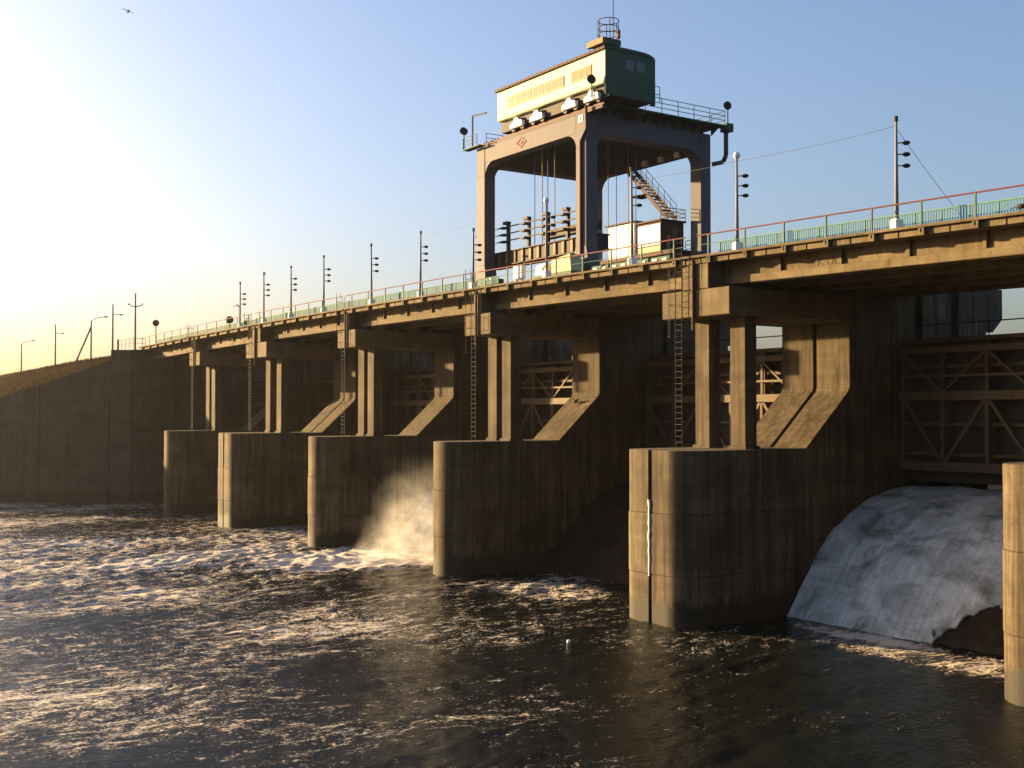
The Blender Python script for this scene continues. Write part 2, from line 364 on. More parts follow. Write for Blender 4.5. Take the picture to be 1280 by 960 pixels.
for i in range(nseg + 1):
    t0 = cuts[i] + (0.10 if i else 0.0); t1 = cuts[i + 1]
    a, b = W0 + WD * t0, W0 + WD * t1
    za, zb = max(2.0, bank_h(a.x) + 0.35), max(2.0, bank_h(b.x) + 0.35)
    if i == 0: za, zb = 19.8, 19.8
    mz = 9.0
    for (l0a, l0b, h0a, h0b, d) in ((-3, -3, min(mz, za - .1), min(mz, zb - .1), 0.0), (min(mz, za - .1) + .03, min(mz, zb - .1) + .03, za, zb, 0.03)):
        m = MB(); A0 = a + nrm * d; B0 = b + nrm * d; A1 = a + nrm * 1.2; B1 = b + nrm * 1.2
        m.add([(A0.x, A0.y, l0a), (B0.x, B0.y, l0b), (B1.x, B1.y, l0b), (A1.x, A1.y, l0a), (A0.x, A0.y, h0a), (B0.x, B0.y, h0b), (B1.x, B1.y, h0b), (A1.x, A1.y, h0a)],
              [(0, 3, 2, 1), (4, 5, 6, 7), (0, 1, 5, 4), (1, 2, 6, 5), (2, 3, 7, 6), (3, 0, 4, 7)])
        m.build('wall_panel', 'wall', ww, bevel=.04)

# ------------------------------------------------------------------ piers
PY = [26.77, 49.2, 72.27, 93.84, 114.83, 133.58]
DBL = [0, 1, 0, 0, 1, 0]
HW = [1.77 if not d else 2.74 for d in DBL]
CAPH = [1.76 if not d else 2.79 for d in DBL]
ORD = ['at the right edge of the picture, only its lit nose showing', 'nearest whole', 'second whole', 'third whole', 'fourth whole', 'farthest']
def nose_poly(y0, y1, x_end, r0, r1, inset=0.0):
    """plan outline; y0 near side, y1 far side, rounded nose corners r0 / r1"""
    xf = 42.76 + inset; pts = []; n = 24
    y0 += inset; y1 -= inset
    if r0 > 0:
        for i in range(n + 1):
            t = math.pi / 2 * i / n; pts.append((xf + r0 - r0 * math.sin(t), y0 + r0 - r0 * math.cos(t)))
    else: pts.append((xf, y0))
    if r1 > 0:
        for i in range(n + 1):
            t = math.pi / 2 * i / n; pts.append((xf + r1 - r1 * math.cos(t), y1 - r1 + r1 * math.sin(t)))
    else: pts.append((xf, y1))
    pts += [(x_end, y1), (x_end, y0)]
    return pts
PLAB = ['concrete spillway pier at the right edge with its lit nose cut by the frame',
        'nearest whole spillway pier, split by a vertical joint with a white streak',
        'round-nosed spillway pier just right of the spray plume',
        'round-nosed spillway pier just left of the spray plume',
        'far split spillway pier with a dark vertical joint down its lit nose',
        'farthest spillway pier, beside the grey abutment wall']
for i, yc in enumerate(PY):
    hw = HW[i]; d = DBL[i]; zc = dz(yc)
    t = thing('spillway_pier', PLAB[i], 'pier', (50, yc, 0), 'concrete piers of the spillway dam')
    leaves = [(yc - hw, yc - 0.09, 1.5, 0.0), (yc + 0.09, yc + hw, 0.0, 1.5)] if d else [(yc - hw, yc + hw, 1.68, 1.68)]
    for (a, b, r0, r1) in leaves:
        MB().prism(nose_poly(a, b, 56.2, r0, r1, 0.02), 'z', -5, 2.7).build('lower_lift', 'concrete', t, bevel=.03)
        MB().prism(nose_poly(a, b, 56.2, r0, r1), 'z', 2.72, 6.05).build('middle_lift', 'concrete', t, bevel=.03)
        MB().prism(nose_poly(a, b, 56.2, r0, r1, 0.03), 'z', 6.05, 9.54).build('upper_lift', 'concrete', t, bevel=.04)
        # sloped buttress and shaft
        MB().prism([(52.4, 9.545), (56.2, 12.95), (56.2, 13.1), (56.27, 13.1), (56.27, 20.2 + zc), (61.9, 20.2 + zc), (61.9, -5), (56.22, -5), (56.22, 9.545)], 'y', a + .035, b - .035).build('buttress', 'concrete_v', t, bevel=.05)
        MB().box(61.9, 63.2, a + .45, b - .45 if not d else b, -5, 20.2 + zc).build('slot_wall', 'concrete', t)
        MB().box(63.2, 65.7, a, b, -5, 20.2 + zc).build('shaft', 'concrete', t, bevel=.04)
        MB().box(65.7, 67.0, a + .45, b - .45 if not d else b, -5, 20.2 + zc).build('slot_wall', 'concrete', t)
        MB().box(67.0, 70.0, a, b, -5, 20.2 + zc).build('shaft', 'concrete', t, bevel=.04)
        MB().prism([(70, 17.3 + zc), (70.7, 17.3 + zc), (71.8, 18.2 + zc), (71.8, 20.2 + zc), (70, 20.2 + zc)], 'y', a, b).build('corbel', 'concrete', t)
        if d: B(43.2, 56, b - .0 if a < yc - 1 else a - .18, (b + .18) if a < yc - 1 else a, 0, .01)
    if d:   # backing of the joint and a pale uneven streak down it
        B(43.15, 61.9, yc - 0.1, yc + 0.1, -5, 9.3).build('joint_filler', 'rust', t)
        B(57.2, 61.5, yc - 0.1, yc + 0.1, 9.3, 20 + zc).build('joint_filler', 'rust', t)
        m = MB(); pts = []
        z = 2.6
        zt = 7.0
        while z < zt: pts.append((42.74, yc + .02 + random.uniform(-.03, .03), z)); z += 0.35
        for q, w in zip(pts[:-1], pts[1:]): m.tube(q, w, random.uniform(.05, .09), 5)
        if i == 1: m.build('pale_streak', 'off_white', t)
    # columns
    co = 2.07 if d else 1.56; wc = 1.24
    for yy in (yc + co - wc, yc - co):
        c_ = B(48.13, 49.05, yy, yy + wc, 9.5, 17.4 + zc).build('column', 'concrete_v', t, bevel=.05)
        B(48.02, 49.16, yy - .11, yy + wc + .11, 9.5, 9.72).build('column_base', 'concrete_v', t, bevel=.03)
    # cap beam
    ch = CAPH[i]
    halves = [(yc - ch, yc - .06), (yc + .06, yc + ch)] if d else [(yc - ch, yc + ch)]
    for a, b in halves:
        B(46.19, 56.25, a, b, 17.38 + zc, 18.93 + zc).build('cap_beam', 'girder', t, bevel=.05)
    ups = [(yc - 1.12, yc - .15), (yc + .15, yc + 1.12)] if d else [(yc - .5, yc + .5)]
    for a, b in ups:
        B(46.2, 47.75, a, b, 18.95 + zc, 20.42 + zc).build('upstand', 'girder', t, bevel=.04)

# ------------------------------------------------------------------ spillway slopes
EDGE = [(PY[i] + HW[i], PY[i + 1] - HW[i + 1]) for i in range(5)] + [(PY[5] + HW[5], 153.0)]
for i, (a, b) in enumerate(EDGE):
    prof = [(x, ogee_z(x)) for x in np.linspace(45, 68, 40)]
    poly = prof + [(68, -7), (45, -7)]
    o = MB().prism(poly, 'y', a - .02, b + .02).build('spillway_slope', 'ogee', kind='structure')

def vnoise(seed):
    r_ = np.random.RandomState(seed); G = r_.rand(64, 64)
    def f(x, y):
        xi, yi = math.floor(x), math.floor(y); u, v = x - xi, y - yi; u = u * u * (3 - 2 * u); v = v * v * (3 - 2 * v)
        g = lambda a, b: G[a % 64, b % 64]
        return (g(xi, yi) * (1 - u) + g(xi + 1, yi) * u) * (1 - v) + (g(xi, yi + 1) * (1 - u) + g(xi + 1, yi + 1) * u) * v
    return f
n1, n2 = vnoise(1), vnoise(2)
def nappe(name, label, a, b, ragged, thick=0.42, foam=False):
    m = MB(); xs_ = np.concatenate([np.linspace(64, 54.6, 50), np.linspace(54.5, 49.4, 170)]); ny = 300 if ragged else 100
    ys_ = np.linspace(a + .02, b - .02, ny); idx = {}
    def low_edge(y):       # lowest x the water reaches
        e = 49.6
        if ragged:
            if y < 37.5: e = 50.5 + (37.5 - y) * 0.55
            e += 0.45 * (n1(y * 1.7, 3.3) - .5) + 0.25 * (n2(y * 4.0, 1.0) - .5) + (0.3 if y < 39.5 else 0.0) * (n2(y * 3.0, 9.0) - .3)
        return e
    P_ = np.zeros((len(xs_), ny, 3)); K = np.zeros((len(xs_), ny), bool)
    for i, x in enumerate(xs_):
        for j, y in enumerate(ys_):
            tk = thick + 0.34 * (n1(x * .5, y * .35) - .4) + 0.10 * (n2(x * 1.1, y * 1.3) - .5) + 0.04 * (n1(x * 2.6, y * 3.1) - .5) + (0.4 * n2(x * 1.5, y * 1.5) if foam else 0)
            e = low_edge(y); tk *= min(1.0, max(0.05, (x - e) / 0.5)) ** .5 if ragged else 1
            hole = ragged and y < 39.5 and x < e + 1.3 and .6 * n2(x * 2.1 + 5, y * 2.6) + .4 * n1(x * 5 + 3, y * 6) > .87
            P_[i, j] = (x, y, ogee_z(x) + tk); K[i, j] = (x >= e) and not hole
    def vid(i, j):
        if (i, j) not in idx: idx[(i, j)] = len(m.v); m.v.append(tuple(P_[i, j]))
        return idx[(i, j)]
    for i in range(len(xs_) - 1):
        for j in range(ny - 1):
            if K[i, j] and K[i + 1, j] and K[i, j + 1] and K[i + 1, j + 1]:
                m.f.append((vid(i, j), vid(i, j + 1), vid(i + 1, j + 1), vid(i + 1, j)))
    o = m.build(name, 'white_water', smooth=True); tag(o, label, 'water')
    s_ = o.modifiers.new('thickness', 'SOLIDIFY'); s_.thickness = 0.3; s_.offset = -1
    return o
nappe('spilling_water', 'pale sheet of water spilling under the gate beside the right edge pier', EDGE[0][0], EDGE[0][1], True)
nappe('spilling_water', 'rushing white water behind the spray plume', EDGE[2][0], EDGE[2][1], False, 0.8, True)

# ------------------------------------------------------------------ gates
GLAB = ['steel spillway gate above the pale sheet of water at right', 'steel spillway gate right of the nearest crane leg, above the dark dry bay',
        'steel spillway gate behind the spray plume', 'steel spillway gate between the third and fourth whole piers',
        'steel spillway gate right of the farthest pier', 'steel spillway gate beside the far abutment']
for i, (a, b) in enumerate(EDGE):
    t = thing('spillway_gate', GLAB[i], 'gate', (61, (a + b) / 2, 7), 'steel gates of the spillway dam')
    a += .04; b -= .04
    zs = [7.35, 9.1, 10.9, 12.6, 14.4, 16.15]
    for q in range(5): B(62.0, 62.12, a, b, zs[q] + .02, zs[q + 1] - .02).build('skin_panel', 'gate_skin', t)
    for z in (8.1, 12.35): B(60.75, 61.2, a, b, z, z + .55).build('chord', 'gate', t, bevel=.02)
    B(60.9, 61.15, a, b, 15.2, 15.6).build('chord', 'gate', t, bevel=.02)
    B(60.85, 61.0, a, b, 13.75, 13.9).build('tie_rod', 'gate', t)
    for z in (9.1, 10.9, 14.4, 16.0): B(61.3, 62.0, a, b, z - .1, z + .1).build('stiffener', 'gate', t)
    n = 6; st = (b - a) / n
    for q in range(n + 1):
        y = min(max(b - st * q, a + .15), b - .15)
        B(60.9, 61.12, y - .11, y + .11, 8.65, 12.35).build('truss_post', 'gate', t)
        B(60.95, 61.1, y - .09, y + .09, 12.9, 15.2).build('truss_post', 'gate', t)
        B(61.2, 61.95, y - .06, y + .06, 8.2, 16.0).build('web_plate', 'gate', t)
        if q < n:
            y2 = b - st * (q + 1)
            p0, p1 = ((61, y - .1, 12.4), (61, y2 + .1, 8.6)) if q % 2 == 0 else ((61, y - .1, 8.6), (61, y2 + .1, 12.4))
            MB().bar(p0, p1, .2, .2).build('truss_diagonal', 'gate', t)
            p0, p1 = ((60.98, y - .1, 12.9), (60.98, y2 + .1, 15.2)) if q % 2 else ((60.98, y - .1, 15.2), (60.98, y2 + .1, 12.9))
            MB().bar(p0, p1, .14, .14).build('truss_diagonal', 'gate', t)
    m = MB().tube((62.3, a, 17.05), (62.3, b, 17.05), .04)
    for q in range(8): y = a + .3 + (b - a - .6) * q / 7; m.tube((62.3, y, 16.1), (62.3, y, 17.05), .035)
    B(61.7, 63.4, a, b, 16.0, 16.18).build('walkway', 'gate', t)
    m.build('guard_rail', 'steel', t)

# ------------------------------------------------------------------ bridge spans
SP = [4.5] + PY + [154.6]
def girder_ends(k):
    g0 = SP[k] + (1.24 if k >= 1 and DBL[k - 1] else .62); g1 = SP[k + 1] - (1.24 if k + 1 <= 6 and k < 6 and DBL[k] else .62)
    return g0, g1
SLAB = ['bridge span running out of the frame at right', 'bridge span at right with letters scratched on its girder', 'bridge span under the gantry crane',
        'bridge span just left of the gantry crane', 'bridge span left of the third whole pier', 'bridge span right of the farthest pier', 'farthest bridge span, landing on the abutment']
POSTS = []
for k in range(7):
    y0, y1 = SP[k], SP[k + 1]; g0, g1 = girder_ends(k); mid = (y0 + y1) / 2
    t = thing('bridge_span', SLAB[k], 'bridge span', (50, mid, 18.9), 'concrete spans of the road bridge')
    nseg = 6
    def long_box(x0, x1, z0, z1, a, b):
        m = MB()
        for q in range(nseg):
            ya, yb = a + (b - a) * q / nseg, a + (b - a) * (q + 1) / nseg
            za, zb_ = dz(ya), dz(yb)
            o_ = len(m.v)
            m.v += [(x0, ya, z0 + za), (x1, ya, z0 + za), (x1, ya, z1 + za), (x0, ya, z1 + za)]
            if q == nseg - 1: m.v += [(x0, yb, z0 + zb_), (x1, yb, z0 + zb_), (x1, yb, z1 + zb_), (x0, yb, z1 + zb_)]
            for e in range(4): m.f.append((o_ + e, o_ + (e + 1) % 4, o_ + 4 + (e + 1) % 4, o_ + 4 + e))
        m.f.append((0, 3, 2, 1)); L = len(m.v); m.f.append((L - 4, L - 3, L - 2, L - 1)); return m
    gd = long_box(47.55, 47.95, 19.64, 20.44, g0, g1).build('girder', 'girder', t)
    long_box(47.3, 48.35, 19.2, 19.635, g0, g1).build('girder_flange', 'girder', gd, bevel=.03)
    n = max(1, round((g1 - g0) / 4.1)); st = (g1 - g0) / n
    for q in range(n + 1):
        y = min(max(g0 + st * q, g0 + .1), g1 - .1); B(47.40, 47.55, y - .1, y + .1, 19.637, 20.44).build('girder_rib', 'girder', gd, crest=True, bevel=.02)
    for x in (51.2, 54.6, 58.0, 61.2):
        long_box(x - .35, x + .35, 19.2, 20.44, g0, g1).build('inner_girder', 'girder', t)
    for y in (g0 + .2, mid, g1 - .2):
        B(47.97, 61.0, y - .12, y + .12, 19.5, 20.43).build('cross_beam', 'girder', t, crest=True)
    for x in (47.8, 51.2, 54.6, 58.0):
        for y in (g0 + .35, g1 - .35): B(x - .25, x + .25, y - .2, y + .2, 18.9, 19.2).build('bearing', 'steel', t, crest=True)
    long_box(46.35, 62.6, 20.45, 20.70, y0 + .02, y1 - .02).build('deck_slab', 'girder', t)
    # curb slab with fascia panels and brackets carrying the posts
    long_box(45.86, 46.95, 20.72, 20.86, y0 + .03, y1 - .03).build('kerb', 'girder', t, bevel=.02)
    n = max(1, round((y1 - y0) / 2.9)); st = (y1 - y0) / n
    ys_ = [y0 + st * (q + .5) for q in range(n)]; POSTS.append(ys_)
    edges = [y0 + .05] + ys_ + [y1 - .05]
    for q, y in enumerate(ys_): B(45.9, 46.33, y - .17, y + .17, 20.36, 20.717).build('bracket', 'girder', t, crest=True, bevel=.02)
    for q in range(n + 1):
        a, b = edges[q] + (.19 if q else 0), edges[q + 1] - (.19 if q < n else 0); mm = (a + b) / 2
        j = random.uniform(-.015, .015)
        for (u, w) in ((a, mm - .03), (mm + .03, b)):
            if w - u > .4: B(46.10 + j, 46.33, u, w, 20.40, 20.716).build('fascia_panel', 'girder', t, crest=True, bevel=.02)
    long_box(48.3, 62.3, 20.705, 20.76, y0 + .01, y1 - .01).build('roadway', 'asphalt', t)
    if k == 1:   # scratched letters on the web, between two ribs
        m = MB(); zb_ = 19.72 + dz(39.5)
        def stroke(pts):
            for a_, b_ in zip(pts[:-1], pts[1:]): m.bar((47.545, a_[0], zb_ + a_[1]), (47.545, b_[0], zb_ + b_[1]), .02, .036)
        K0 = 41.3
        for pts in ([(0, 0), (0, .44)], [(-.36, .44), (-.03, .22), (-.38, 0)], [(-.62, .42), (-.62, .08), (-.72, .02), (-.9, .04), (-.95, .10), (-.95, .42)],
                    [(-1.12, .42), (-1.12, .05), (-1.2, .0), (-1.36, .02)], [(-1.45, .03), (-1.45, .42), (-1.62, .44)]):
            stroke([(K0 + y_, z_) for y_, z_ in pts])
        m.build('scratched_letters', 'rust', gd)

# ------------------------------------------------------------------ railings on the river side, and the teal fence behind
RL = ['red-topped handrail at the top right corner of the bridge', 'red-topped handrail between the nearest whole pier and the right edge', 'handrail of red tube in front of the gantry crane',
      'handrail on the bridge just left of the crane', 'handrail over the bridge span left of the third whole pier', 'handrail on the span right of the farthest pier', 'handrail at the far left end of the bridge']
TL = ['teal baluster fence on the bridge at the top right corner', 'teal baluster fence behind the lamp post at right', 'teal baluster fence below the gantry crane', 'teal baluster fence just left of the crane',
      'teal baluster fence left of the third whole pier', 'teal baluster fence on the span right of the farthest pier', 'teal baluster fence at the far end of the bridge']
for k in range(7):
    y0, y1 = SP[k], SP[k + 1]; mid = (y0 + y1) / 2
    t = thing('handrail', RL[k], 'railing', (45.9, mid, 20.86 + dz(mid)), 'handrails along the river edge of the bridge')
    for y in POSTS[k]: B(45.90, 45.98, y - .04, y + .04, 20.5, 21.94).build('post', 'darkgreen', t, crest=True)
    m = MB(); ys_ = [y0 + .5] + POSTS[k] + [y1 - .5]
    for a, b in zip(ys_[:-1], ys_[1:]): m.tube((45.94, a, 21.96 + dz(a)), (45.94, b, 21.96 + dz(b)), .042, 8)
    m.build('top_rail', 'red', t)
    m = MB()
    for a, b in zip(ys_[:-1], ys_[1:]): m.tube((45.94, a, 21.42 + dz(a)), (45.94, b, 21.42 + dz(b)), .018, 6)
    m.build('middle_rail', 'darkgreen', t)
    if k == 2: continue      # none below the crane
    t = thing('baluster_fence', TL[k], 'fence', (48.1, mid, 20.76 + dz(mid)), 'teal fences between footway and road')
    n = round((y1 - y0) / 1.5); st = (y1 - y0) / n
    for q in range(n + 1):
        y = min(max(y0 + st * q, y0 + .1), y1 - .1); B(48.06, 48.14, y - .04, y + .04, 20.7, 21.84).build('fence_post', 'teal', t, crest=True)
    m = MB(); m2 = MB(); m3 = MB()
    for q in range(n):
        a, b = y0 + st * q, y0 + st * (q + 1)
        m.bar((48.1, a, 21.86 + dz(a)), (48.1, b, 21.86 + dz(b)), .07, .05); m3.bar((48.1, a, 20.9 + dz(a)), (48.1, b, 20.9 + dz(b)), .05, .05)
        for e in range(1, 10):
            y = a + st * e / 10; z_ = dz(y)
            m2.box(48.08, 48.12, y - .025, y + .025, 20.92 + z_, 21.84 + z_)
    m.build('top_rail', 'teal', t); m3.build('bottom_rail', 'teal', t); m2.build('balusters', 'teal', t, kind='stuff')

# ------------------------------------------------------------------ ladders at the piers
LL = [None, 'rusty ladder down the nearest whole pier', 'rusty ladder down the pier right of the spray plume', 'rusty ladder down the pier left of the spray plume', 'rusty ladder down the far split pier', 'rusty ladder down the farthest pier']
for i in range(1, 6):
    yc = PY[i] + (1.15 if DBL[i] else 0.2); zc = dz(yc); x = 46.0
    t = thing('ladder', LL[i], 'ladder', (x, yc, 9.54), 'ladders on the piers')
    for s_ in (-.28, .28): MB().path([(x, yc + s_, 22.0 + zc), (x, yc + s_, 9.55)], .022).build('stile', 'steel', t)
    m = MB(); z = 9.9
    while z < 21.9 + zc:
        xx = x
        m.tube((xx, yc - .28, z), (xx, yc + .28, z), .014, 5); z += .34
    m.build('rungs', 'steel', t, kind='stuff')
    m = MB(); z = 16.0
    while z < 22 + zc:      # cage hoops
        xx = 45.95
        m.path([(xx, yc - .3, z), (xx - .45, yc - .33, z), (xx - .62, yc, z), (xx - .45, yc + .33, z), (xx, yc + .3, z)], .014, 5); z += .9
    for (dx, dy) in ((-.45, -.33), (-.62, 0), (-.45, .33)): m.tube((45.95 + dx, yc + dy, 15.9), (45.95 + dx, yc + dy, 22.2 + zc), .013, 5)
    m.build('cage', 'steel', t)
    yp = PY[i] + .0
    p_ = MB().tube((46.08, yp, 16.6 + zc), (46.08, yp, 20.6 + zc), .09, 8).build('drain_pipe', 'rust'); tag(p_, LL[i].replace('rusty ladder down', 'rusty drain pipe on the cap of'), 'pipe', 'drain pipes on the pier caps')

# ------------------------------------------------------------------ lamp posts on the bridge
LPY = [35.76, 46.36, 55.34, 64.35, 73.72, 81.65, 90.1, 99.72, 107.22, 114.11, 120.78]
LTOP = [25.6, 25.8, 26.6, 26.0, 25.2, 26.0, 26.0, 26.05, 25.85, 25.9, 25.5]
LPL = ['tallest-looking lamp post, rightmost on the bridge', 'lamp post with a globe just right of the gantry crane', 'lamp post standing in front of the crane cabins', 'lamp post in front of the lifting beam',
       'lamp post in front of the far left leg of the crane', 'first lamp post left of the gantry crane', 'second lamp post left of the gantry crane', 'third lamp post left of the gantry crane',
       'fourth lamp post left of the gantry crane', 'fifth lamp post left of the crane, with a round top', 'sixth and last lamp post left of the crane']
for y, zt, lab in zip(LPY, LTOP, LPL):
    z0 = 20.86 + dz(y); t = thing('lamp_post', lab, 'lamp post', (46.75, y, z0), 'lamp posts along the bridge')
    MB().prism([(46.5, y - .25), (47.0, y - .25), (47.0, y + .25), (46.5, y + .25)], 'z', z0, z0 + .55).build('plinth', 'white', t, bevel=.06)
    MB().tube((46.75, y, z0 + .5), (46.75, y, zt), .10, 8, .06).build('pole', 'pole', t, smooth=True)
    for q in range(3):
        z = zt - 1.05 - .55 * q
        a = MB().tube((46.75, y, z), (47.05, y - .22, z + .02), .03, 6).build('lamp_arm', 'steel', t)
        MB().ball((47.12, y - .28, z), .2, 8, 5, (1, 1, .55)).build('lamp_head', 'black', a)
    t.rotation_euler = (random.uniform(-.012, .012), random.uniform(-.012, .012), random.uniform(-.25, .25))
    if lab.startswith('lamp post with a globe') or 'round top' in lab or 'lifting beam' in lab: MB().ball((46.75, y, zt + .12), .2, 10, 6).build('globe', 'globe', t, smooth=True)
    else: MB().tube((46.75, y, zt), (46.75, y, zt + .25), .1, 8).build('pole_cap', 'steel', t)

# ------------------------------------------------------------------ gantry crane
CB = 20.76 + dz(70)
cr = thing('gantry_crane', 'grey portal gantry crane with a pale green machine house standing on the bridge', 'crane', (55.8, 71, CB))
LX = (49.9, 60.8); LYs = (64.0, 77.0); LW = 1.0; LD = 1.2; GB, GT = 31.15, 32.6
def leg_mb(x, y):
    return MB().box(x, x + LW, y, y + LD, CB + 1.3, GT)
for ix, x in enumerate(LX):
    for y in LYs:
        lg = leg_mb(x, y).build('leg', 'crane_grey', cr, bevel=.04)
        MB().prism([(y - .35, CB + .75), (y + LD + .35, CB + .75), (y + LD + .35, CB + 1.0), (y + LD + .02, CB + 2.6), (y - .02, CB + 2.6), (y - .35, CB + 1.0)], 'x', x - .03, x + LW + .03).build('leg_foot', 'crane_grey', lg, bevel=.03)
        bg_ = B(x - .15, x + LW + .15, y - .9, y + LD + .9, CB + .3, CB + .74).build('bogie', 'green', cr, bevel=.05)
        for yy in (y - .5, y + LD + .5): MB().tube((x + .2, yy, CB + .3), (x + .8, yy, CB + .3), .28, 14).build('wheel', 'steel', bg_)
        # seam strip
        MB().box(x - .02, x, y + .05, y + LD - .05, GB - .9, GB - .86).build('seam', 'steel', lg)
for x in LX:
    B(x + .03, x + LW - .03, LYs[0] + LD, LYs[1], GB + .15, GT - .02).build('main_girder', 'crane_grey', cr, bevel=.03)
for y in LYs:
    B(LX[0] + LW, LX[1], y + .04, y + LD - .04, GB + .05, GT + .45).build('end_girder', 'crane_grey', cr, bevel=.03)
def fillet(ax, c0, sgn, zt, r, a, b):
    pts = [(c0, zt)]
    for q in range(9):
        t = math.pi / 2 * q / 8; pts.append((c0 + sgn * (r - r * math.sin(t)), zt - r + r * math.cos(t)) if False else (c0 + sgn * r * (1 - math.sin(t)), zt - r * (1 - math.cos(t))))
    return MB().prism(pts, ax, a, b)
for x in LX:
    for c0, s_ in ((LYs[0] + LD - .02, 1), (LYs[1] + .02, -1)): fillet('x', c0, s_, GB + .16, 1.15, x + .04, x + LW - .04).build('haunch', 'crane_grey', cr)
for y in LYs:
    for c0, s_ in ((LX[0] + LW - .02, 1), (LX[1] + .02, -1)): fillet('y', c0, s_, GB + .06, 1.15, y + .05, y + LD - .05).build('haunch', 'crane_grey', cr)
# emblem on the girder: red diamond ring with a bar mark
m = MB(); ex = LX[0] + .015; ec = (72.0, 31.98)
ro = [(ec[0] - .75, ec[1]), (ec[0], ec[1] + .42), (ec[0] + .75, ec[1]), (ec[0], ec[1] - .42)]
ri = [(ec[0] - .52, ec[1]), (ec[0], ec[1] + .28), (ec[0] + .52, ec[1]), (ec[0], ec[1] - .28)]
for q in range(4):
    a, b, c_, d_ = ro[q], ro[(q + 1) % 4], ri[(q + 1) % 4], ri[q]
    m.prism([a, b, c_, d_], 'x', ex - .02, ex + .02)
m.prism([(ec[0] - .22, ec[1] - .1), (ec[0] + .22, ec[1] - .1), (ec[0] + .22, ec[1] + .1), (ec[0] - .22, ec[1] + .1)], 'x', ex - .02, ex + .02)
m.build('emblem', 'red', cr)
B(LX[0] - .03, LX[0], 64.35, 64.85, 32.0, 32.5).build('plate', 'white', cr); MB().tube((LX[0] - .05, 64.6, 32.25), (LX[0] - .031, 64.6, 32.25), .1, 10).build('plate_mark', 'black', cr)
# hazard stripes on the near leg foot
m = MB()
for q in range(7):
    z = CB + 1.1 + q * .26
    m.prism([(49.95, z), (49.95, z + .12), (50.85, z + .62), (50.85, z + .5)], 'y', 63.985, 63.999)
m.build('hazard_stripes', 'yellow', cr)
# top platform with railings
B(51.2, 62.4, 63.0, 63.95, 33.08, 33.2).build('platform', 'green', cr); B(51.2, 62.4, 63.95, 79.0, 33.1, 33.2).build('platform', 'green', cr)
for q in range(12): x = 51.4 + q * .95; MB().prism([(63.05, 33.07), (64.0, 33.07), (64.0, 32.5)], 'x', x - .04, x + .04).build('platform_bracket', 'green', cr)
B(49.25, 49.88, 76.9, 79.3, 32.62, 32.7).build('platform', 'green', cr)
def rail_run(pts, h, mat, parent, name='platform_rail', n_=3, step=1.5, r=.028):
    m = MB()
    for a, b in zip(pts[:-1], pts[1:]):
        a = Vector(a); b = Vector(b); L = (b - a).length; k_ = max(1, round(L / step))
        for q in range(k_ + 1): p = a.lerp(b, q / k_); m.tube(p, p + Vector((0, 0, h)), r, 5)
        for e in range(n_): z = Vector((0, 0, h * (e + 1) / n_)); m.tube(a + z, b + z, r, 5)
    return m.build(name, mat, parent)
rail_run([(54.5, 63.05, 33.2), (62.35, 63.05, 33.2), (62.35, 78.95, 33.2), (51.3, 78.95, 33.2)], 1.05, 'green', cr)
rail_run([(49.3, 79.25, 32.7), (49.3, 77.2, 32.7)], .9, 'green', cr); rail_run([(49.8, 63.1, 33.2), (54.0, 63.1, 33.2)], 1.0, 'green', cr)
MB().path([(49.4, 78.0, 32.7), (49.4, 78.0, 35.2), (49.4, 76.0, 35.0)], .07, 6).build('davit', 'steel', cr)
# floodlights
for (x, y, z, zb_) in ((49.35, 79.2, 34.1, 32.7), (49.3, 62.6, 34.35, 33.2), (62.6, 63.0, 34.6, 33.2)):
    f = MB().tube((x, y, zb_), (x, y, z), .05, 6).build('floodlight_stand', 'green', cr)
    MB().tube((x - .15, y - .1, z + .1), (x + .12, y + .12, z + .1), .29, 14).build('floodlight', 'black', f)
MB().box(62.2, 62.9, 62.7, 63.4, 32.7, 33.3).build('junction_box', 'green', cr)
MB().path([(62.6, 63.2, 32.75), (62.6, 63.2, 31.0), (62.5, 63.4, 30.5), (61.9, 64.0, 30.35)], .17, 8).build('duct', 'crane_grey', cr, smooth=True)
MB().path([(49.82, 63.9, 33.0), (49.82, 63.85, 31.4), (49.8, 64.5, 30.6), (49.8, 64.5, 22.5)], .09, 8).build('conduit', 'rust', cr)
for q in range(3): MB().box(60.55, 60.8, 66.2 + q * 1.9, 66.75 + q * 1.9, GB + .02, GB + .42).build('girder_sun_patch', 'white', cr)  # white blocks standing in for patches of sunlight on the shaded girder
# rails of the trolley
for x in (50.2, 53.6):
    B(x, x + .16, 62.4, 78.2, GT + .26, GT + .42).build('trolley_rail', 'red', cr); B(x - .12, x + .28, 62.4, 78.2, GT + .0, GT + .25).build('rail_beam', 'steel', cr)

# machine house on the crane (its own trolley: lifts away)
hy0, hy1, hx0, hx1, hz0, hz1 = 61.8, 75.1, 49.85, 54.1, 34.15, 36.5
mh = thing('machine_house', 'long pale green machine house with a row of windows on top of the gantry crane', 'machine house', (52, 68.5, 33.4))
hb = B(hx0, hx1, hy0, hy1, hz0, hz1).build('house_wall', 'pale_green', mh, bevel=.03)
B(hx0 - .02, hx1 + .03, hy0 - .03, hy0 + .02, 33.35, hz1 + .0).build('end_wall', 'endgreen', mh)
npt = 12; arc = [(hx0 - .12 + (hx1 - hx0 + .24) * q / npt, hz1 + .02 + .24 * (1 - abs(2 * q / npt - 1) ** 5)) for q in range(npt + 1)]
MB().prism(arc, 'y', hy0 - .1, hy1 + .15).build('roof', 'green', mh)
for q in range(26):
    y = hy0 + .1 + (hy1 - hy0 - .2) * q / 25; B(hx0 - .2, hx0 - .02, y - .24, y + .24, hz1 - .06, hz1 + .12).build('eave_plank', 'rust', mh)
